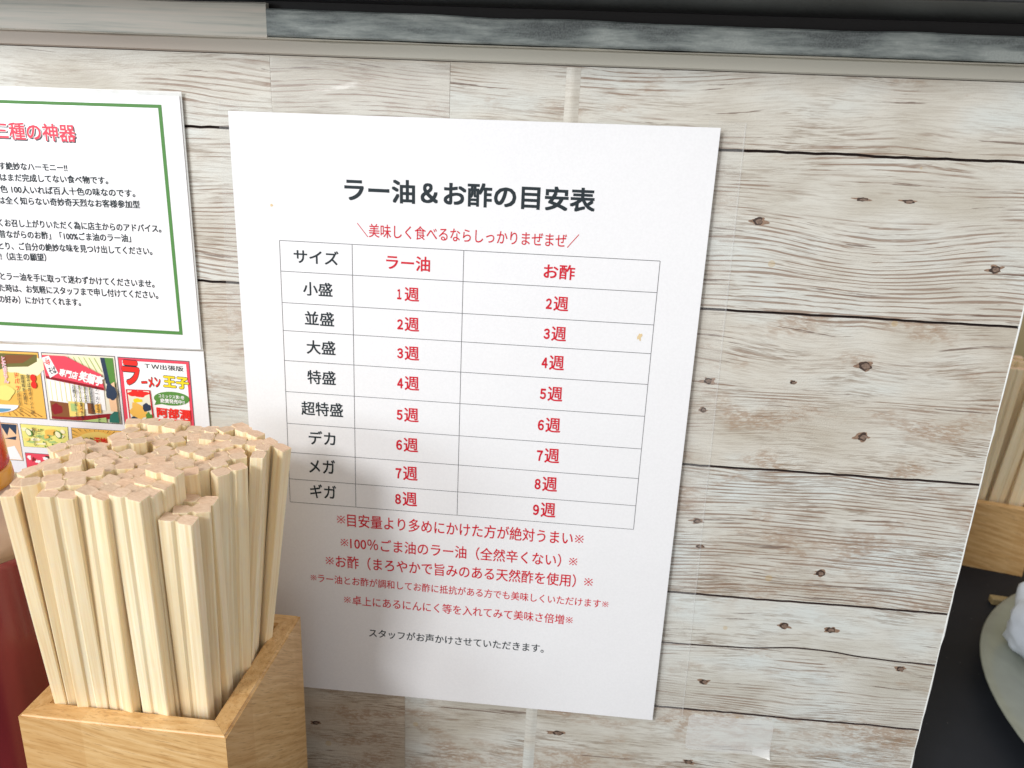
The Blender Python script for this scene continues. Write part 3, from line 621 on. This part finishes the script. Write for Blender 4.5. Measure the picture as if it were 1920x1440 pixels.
B.shape('shop_tag', [(.02, .07), (.12, .035), (.22, .28), (.10, .36)], 'white')
B.text('油', .09, .12, .075, .085, 'brightred', .7, ang=-20); B.text('そば', .145, .245, .10, .10, 'ink', .8, ang=18)
B.text('専門店', .36, .285, .25, .115, 'white', 1.4, ang=-9, shear=.2); B.text('笑麺亭', .66, .335, .32, .16, 'white', 1.6, ang=-12, shear=.2)
B.shape('green_shrub', [(.84, .97), (.86, .86), (.93, .80), (.975, .78), (.975, .97)], 'teal')
B.shape('dark_post', [(.86, .44), (.97, .36), (.97, .80), (.88, .80)], 'skin'); B.ell('dark_bush', .91, .52, .075, .13, 'navy', .4, seed=6)
for k, (t, hh, cc) in enumerate((('ラーメン王子こと', .52, 'ink'), ('私蔵富雄志が', .40, 'ink'), ('油そばの', .26, 'ink'), ('おいしい食べ方を', .50, 'ink'), ('お教えしましょう', .50, 'ink'))):
    B.text(t, .71-k*.075, .455+hh/2-k*.004, .042, hh, cc, .5, True)
# C: book advert
C_ = Panel('C', 'crimson')
C_.shape('white_field', [(.06, .05), (.95, .05), (.95, .97), (.06, .97)], 'white')
C_.text('ＴＷ出張版', .64, .115, .54, .075, 'ink', .9)
C_.text('ラ', .17, .22, .26, .38, 'ink', 2.6); C_.text('ラ', .17, .22, .25, .36, 'brightred', 1.6)
C_.text('ーメン', .44, .345, .28, .16, 'ink', 2.4, ang=6); C_.text('ーメン', .44, .345, .27, .14, 'brightred', 1.3, ang=6)
C_.text('王子', .79, .33, .37, .185, 'ink', 2.6); C_.text('王子', .79, .33, .36, .17, 'goldtext', 1.4)
C_.ell('speech_bubble', .71, .575, .25, .105, 'leaf'); C_.shape('bubble_tail', [(.50, .60), (.46, .68), (.56, .66)], 'leaf')
C_.text('コミックス第1巻', .71, .545, .36, .055, 'white', .6); C_.text('絶賛発売中!!', .72, .615, .34, .065, 'white', .9)
C_.text('阿部潤', .72, .80, .48, .155, 'brightred', 1.3)
C_.shape('red_bar', [(.50, .89), (.95, .89), (.95, .965), (.50, .965)], 'brightred'); C_.text('じっくり読んでくれ!', .725, .928, .40, .05, 'white', .6)
C_.shape('book_cover', [(.08, .46), (.42, .46), (.44, .96), (.09, .96)], 'red'); C_.shape('book_page', [(.10, .475), (.405, .475), (.42, .94), (.11, .94)], 'cream2')
C_.ell('cover_art', .25, .52, .12, .055, 'brightred', .6, seed=2); C_.ell('cover_art', .23, .62, .07, .03, 'goldtext', .4)
C_.ell('cover_art', .24, .78, .13, .12, 'orange', .5, seed=9); C_.ell('cover_art', .35, .72, .06, .06, 'navy', .3); C_.ell('cover_art', .37, .87, .05, .07, 'leaf', .5); C_.ell('cover_art', .16, .90, .05, .04, 'navy', .3)
# D: plain stand-in for a drawing
D_ = Panel('D', 'skin')
D_.shape('hair_strokes', [(.04, .03), (.97, .03), (.90, .30), (.70, .12), (.60, .34), (.45, .14), (.30, .30)], 'navy'); D_.shape('dark_stroke', [(.5, .42), (.9, .34), (.86, .44)], 'navy'); D_.shape('pale_patch', [(.3, .72), (.8, .60), (.97, .97), (.3, .97)], 'white')
# E: yellow noodles with vegetables
E_ = Panel('E', 'lemon')
for k in range(16):
    random.seed(k*3+1); E_.ell('noodles', random.uniform(.08, .92), random.uniform(.12, .88), random.uniform(.05, .12), random.uniform(.03, .09), random.choice(['yel', 'paleyel', 'paleyel', 'ltgreen']), .6, 14, seed=k*1.7)
for u, v in ((.18, .35), (.80, .36)): E_.ell('leek_slice', u, v, .07, .17, 'leaf', .1, rot=-.15); E_.ell('leek_slice', u-.01, v-.01, .052, .135, 'paleyel', .1, rot=-.15)
E_.ell('carrot', .62, .28, .09, .14, 'orange', .5, seed=5, rot=.4); E_.ell('carrot', .54, .48, .05, .08, 'orange', .5)
for u, v in ((.45, .18), (.47, .72), (.66, .80), (.86, .7), (.5, .9)): E_.ell('chive', u, v, .022, .035, 'leaf', .4, 10)
E_.text('よーく', .40, .36, .06, .42, 'ink', .5, True); E_.text('混ざったら', .29, .50, .065, .80, 'ink', .6, True)
# F: orange panel with radiating lines
F_ = Panel('F', 'orange')
F_.ell('glow', .5, .45, .42, .35, 'yel', .1)
for k in range(34):
    a = 2*PI*k/34; c, s_ = math.cos(a), math.sin(a); r0 = .40+.06*((k*7) % 5)/5; t = min(.47/abs(c) if c else 9, .46/abs(s_) if s_ else 9)
    if t > r0: F_.shape('speed_line', [(.5+r0*c, .48+r0*s_), (.5+t*c-.008*s_, .48+t*s_+.008*c), (.5+t*c+.008*s_, .48+t*s_-.008*c)], 'dkbrown')
F_.text('つまり', .30, .34, .26, .17, 'ink', .8); F_.text('天地返し', .68, .36, .48, .24, 'brightred', 1.3)
# G: dark red panel
G_ = Panel('G', 'crimson')
G_.shape('dark_cloth', [(.45, .05), (.97, .05), (.97, .6), (.6, .4)], 'dkbrown')
for k in range(9): G_.ell('splash', .1+.09*k, .12+.05*((k*5) % 4), .05, .05, 'dkred' if k % 2 else 'white', .9, 12, seed=k)

# ================================================================ chopsticks
SW, SD, SL = .0060, .0054, .205
def stick_mesh(seed):
    rnd = random.Random(seed); c = .0004; e = .0011
    out = [(-.5*SW+e, -.5*SD), (.5*SW-c, -.5*SD), (.5*SW, -.5*SD+c), (.5*SW, .5*SD-c), (.5*SW-c, .5*SD), (-.5*SW+e, .5*SD), (-.5*SW, .5*SD-e), (-.5*SW, -.5*SD+e)]
    lv = [(0, .78), (.08, .86), (.15, .96), (.196, 1.0), (SL-.00018, 1.0), (SL, .975)]
    tx, ty = rnd.uniform(-.06, .06), rnd.uniform(-.08, .08)
    V = []
    for k, (z, s) in enumerate(lv):
        for x, y in out:
            jx = 1+rnd.uniform(-.005, .005)
            V.append((x*s*jx, y*s*jx, z+((tx*x+ty*y) if k >= 4 else 0)+(rnd.uniform(-.00016, .00016) if k >= 4 else 0)))
    F = []
    for k in range(len(lv)-1):
        for j in range(8): F.append((k*8+j, k*8+(j+1) % 8, (k+1)*8+(j+1) % 8, (k+1)*8+j))
    F.append(tuple(range(8))[::-1]); F.append(tuple((len(lv)-1)*8+j for j in range(8)))
    m = bpy.data.meshes.new('stick'); m.from_pydata(V, [], F); m.materials.append(M['stick']); m.materials.append(M['end']); m.polygons[len(F)-1].material_index = 1; m.update(); return m
stick_meshes = [stick_mesh(k) for k in range(10)]
wb = box_bm(-.0012, .0012, -.0017, .0017, .015, SL-.00012); web_mesh = bpy.data.meshes.new('joint_web'); wb.to_mesh(web_mesh); wb.free(); web_mesh.materials.append(M['stick']); web_mesh.materials.append(M['end'])
for pg in web_mesh.polygons:
    if pg.normal.z > .9: pg.material_index = 1
def chopstick_pair(top, rim, yaw, zbase, rough=0):
    top = Vector(top); rim = Vector(rim); d = (top-rim).normalized()
    L = (top.z-zbase)/d.z; base = top-d*L
    r = empty('chopstick_pair', base)
    x = Vector((math.cos(yaw), math.sin(yaw), 0)); x = (x-d*x.dot(d)).normalized(); y = d.cross(x)
    m3 = Matrix((x, y, d)).transposed()
    r.rotation_euler = m3.to_euler(); r.scale = (1, 1, L/SL)
    for s in (-1, 1):
        o = bpy.data.objects.new('stick', random.choice(stick_meshes)); link(o, r); o.location = (s*.00335, 0, random.uniform(-.0001, .0001)); o.rotation_euler = (0, 0, 0 if s > 0 else PI)
    link(bpy.data.objects.new('joint_web', web_mesh), r)
    return r
random.seed(11)
ordn = ['first', 'second', 'third', 'fourth', 'fifth', 'sixth', 'seventh', 'eighth', 'ninth', 'tenth', 'eleventh', 'twelfth']
pairs = []
for k, (tx, ty, rx, ry, ang, zt) in enumerate(CHOPSTICKS):
    zt = zt/1000+random.uniform(-.0018, .0018)
    if k in (27, 10): zt += .003
    if k in (36, 37, 38): zt = -.1408+.0006*(k-36)
    t = Vector((tx/1000, ty/1000, zt)); q = Vector((rx/1000, ry/1000, -.232))
    r = chopstick_pair(t, q, math.radians(ang), -.328); pairs.append((r, t))
rest = sorted([p for i, p in enumerate(pairs) if i not in (36, 37, 38)], key=lambda p: p[1].y)
nrow = 8; per = math.ceil(len(rest)/nrow)
for ri in range(nrow):
    row = sorted(rest[ri*per:(ri+1)*per], key=lambda p: p[1].x)
    rn = 'front row' if ri == 0 else ('back row' if ri == nrow-1 else ordn[ri]+' row from the front')
    for i, (o, t) in enumerate(row):
        pos = 'leftmost' if i == 0 else ('rightmost' if i == len(row)-1 else ordn[i]+' from the left')
        tag(o, 'pale wooden chopsticks, %s in the %s of the near box' % (pos.replace(' from the left', ' from left'), rn.replace(' from the front', ' from front')), 'chopsticks', 'chopstick pairs standing in the near wooden box')
for i, nm in ((36, 'front one'), (37, 'middle one'), (38, 'rear one')):
    tag(pairs[i][0], 'pale chopsticks, %s of the low trio at the near box front right corner' % nm, 'chopsticks', 'chopstick pairs standing in the near wooden box')

def wooden_box(loc, yaw, w, d, h, t, label):
    r = empty('chopstick_box', loc, (0, 0, yaw)); tag(r, label, 'box')
    X, Y = w/2, d/2
    def board(o, i, mat, name):
        # o, i: outer and inner rim corner pairs, mitred ends
        V = []
        for z in (0, h):
            V += [(o[0][0], o[0][1], z), (o[1][0], o[1][1], z), (i[1][0], i[1][1], z), (i[0][0], i[0][1], z)]
        b = bmesh.new(); vs = [b.verts.new(v) for v in V]
        for f in ((3,2,1,0), (4,5,6,7), (0,1,5,4), (1,2,6,5), (2,3,7,6), (3,0,4,7)): b.faces.new([vs[k] for k in f])
        bmesh.ops.recalc_face_normals(b, faces=b.faces)
        es = [e for e in b.edges if all(v.co.z > h-1e-6 for v in e.verts)]
        ve = [e for e in b.edges if abs(e.verts[0].co.z-e.verts[1].co.z) > h*.5 and all((v.co.x**2, v.co.y**2) == (o[0][0]**2, o[0][1]**2) or abs(abs(v.co.x)-X) < 1e-7 and abs(abs(v.co.y)-Y) < 1e-7 for v in e.verts)]
        long_ = [e for e in es if (e.verts[0].co-e.verts[1].co).length > w*.6]
        bmesh.ops.bevel(b, geom=long_+ve, offset=.0010, segments=3, affect='EDGES')
        bm_obj(name, b, mat, r)
    g = .00006
    board([(-X+g, -Y), (X-g, -Y)], [(-X+t+g, -Y+t), (X-t-g, -Y+t)], M['box_x'], 'front_board')
    board([(X-g, Y), (-X+g, Y)], [(X-t-g, Y-t), (-X+t+g, Y-t)], M['box_x'], 'back_board')
    board([(-X, Y-g), (-X, -Y+g)], [(-X+t, Y-t-g), (-X+t, -Y+t+g)], M['box_y'], 'side_board')
    board([(X, -Y+g), (X, Y-g)], [(X-t, -Y+t+g), (X-t, Y-t-g)], M['box_y'], 'side_board')
    bm_obj('floor_board', box_bm(-X+t, X-t, -Y+t, Y-t, .001, min(.03, h*.24)), M['box_x'], r)
    return r
wooden_box((-.0110, -.0683, -.3598), math.radians(-.80), .0852, .0810, .1278, .0088, 'near wooden box packed with chopsticks standing in front of the white notice')

# second box beyond the partition, with its sticks
b2w = wooden_box((.5390, .3420, -.3598), math.radians(-15.6), .088, .070, .064, .007, 'short wooden chopstick box standing beyond the right edge of the partition')
random.seed(5)
R2 = Matrix.Rotation(math.radians(-15.6), 3, 'Z'); q = 0
for row in range(3):
    for i in range(5):
        lx = -.031+i*.0150; ly = -.020+row*.012; bx = R2 @ Vector((lx, ly, 0))
        t = Vector((.5390, .3420, 0))+bx*1.05+Vector((random.uniform(-.002, .004), -.012, -.170+random.uniform(-.004, .004)))
        rm_ = Vector((.5390, .3420, -.296))+bx
        o = chopstick_pair(t, rm_, math.radians(-15.6+random.uniform(-12, 12)), -.340)
        tag(o, 'wooden chopsticks in the far box, %s from the left in its %s row' % (ordn[i], ['front', 'middle', 'back'][row]), 'chopsticks', 'chopstick pairs in the far wooden box')

# ================================================================ oil bottle at the left edge
bt = empty('oil_bottle', (-.1035, -.060, -.3598)); tag(bt, 'squat bottle of dark red chili oil with a red cap beside the near chopstick box', 'bottle')
zb = -.3598
bm_obj('body', lathe_bm([(.034, 0), (.0365, .003), (.037, .06), (.037, -.186-zb), (.0365, -.182-zb)]), M['oil'], bt, True)
bm_obj('shoulder', lathe_bm([(.0366, -.1822-zb), (.036, -.176-zb), (.033, -.170-zb), (.027, -.164-zb), (.021, -.160-zb), (.0185, -.1585-zb)]), M['shoulder'], bt, True)
bm_obj('collar', lathe_bm([(.0185, -.160-zb), (.0197, -.1585-zb), (.0200, -.156-zb), (.0196, -.1525-zb), (.019, -.1515-zb)]), M['amber'], bt, True)
cp = lathe_bm([(.0186, -.1514-zb), (.0192, -.150-zb), (.0189, -.146-zb), (.0178, -.130-zb), (.0174, -.1275-zb), (.0165, -.1262-zb), (.012, -.1258-zb)])
bm_obj('cap', cp, M['cap'], bt, True)

# ================================================================ plate with a white cloth at the right edge
pc = PLATE
pl = empty('serving_plate', (pc[0], pc[1], -.3598)); tag(pl, 'grey green round plate on the black counter at the right edge', 'plate')
R = pc[2]
bm_obj('rim', lathe_bm([(R*.55, 0), (R*.6, .002), (R*.97, .0125), (R, .0142), (R*.995, .0150), (R*.97, .0150), (R*.90, .0125), (R*.87, .009)], 96), M['plate'], pl, True)
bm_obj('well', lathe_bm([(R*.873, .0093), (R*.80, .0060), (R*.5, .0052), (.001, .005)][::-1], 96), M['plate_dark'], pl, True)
bm = bmesh.new()
for (dx, dy, dz, rx, ry, rz) in ((0, 0, .036, .034, .034, .034), (.004, -.034, .022, .027, .030, .021)):
    rr = bmesh.ops.create_icosphere(bm, subdivisions=4, radius=1)
    for v in rr['verts']:
        p = v.co.copy(); f = 1+.22*nz(p.x*1.6+dy*90, p.y*1.6, p.z*1.6)+.16*abs(nz(p.x*3.2, p.y*3.2+3, p.z*3.2))-.05*abs(nz(p.x*9, p.y*9+3, p.z*9))
        v.co = Vector((dx+p.x*rx*f, dy+p.y*ry*f, max(.0075, dz+p.z*rz*f)))
o = bm_obj('folded_towel', bm, M['cloth'], None, True); o.location = (CL[0], CL[1], -.3598)
tag(o, 'white bunched towel lying in the grey green plate at the right edge', 'towel')
o = bm_obj('yellow_card', box_bm(-.03, .03, -.0006, .0006, 0, .10, .0003), M['yellow']); o.location = (.632, .345, -.3598); o.rotation_euler = (0, 0, math.radians(-12))
tag(o, 'bright yellow card standing to the right of the far chopstick box', 'card')
o = bm_obj('wooden_rest', box_bm(-.017, .017, -.004, .004, 0, .006, .0012), M['rest']); o.location = (.537, .246, -.3598); o.rotation_euler = (0, 0, math.radians(-8))
tag(o, 'small wooden rest on the black counter behind the grey green plate', 'chopstick rest')
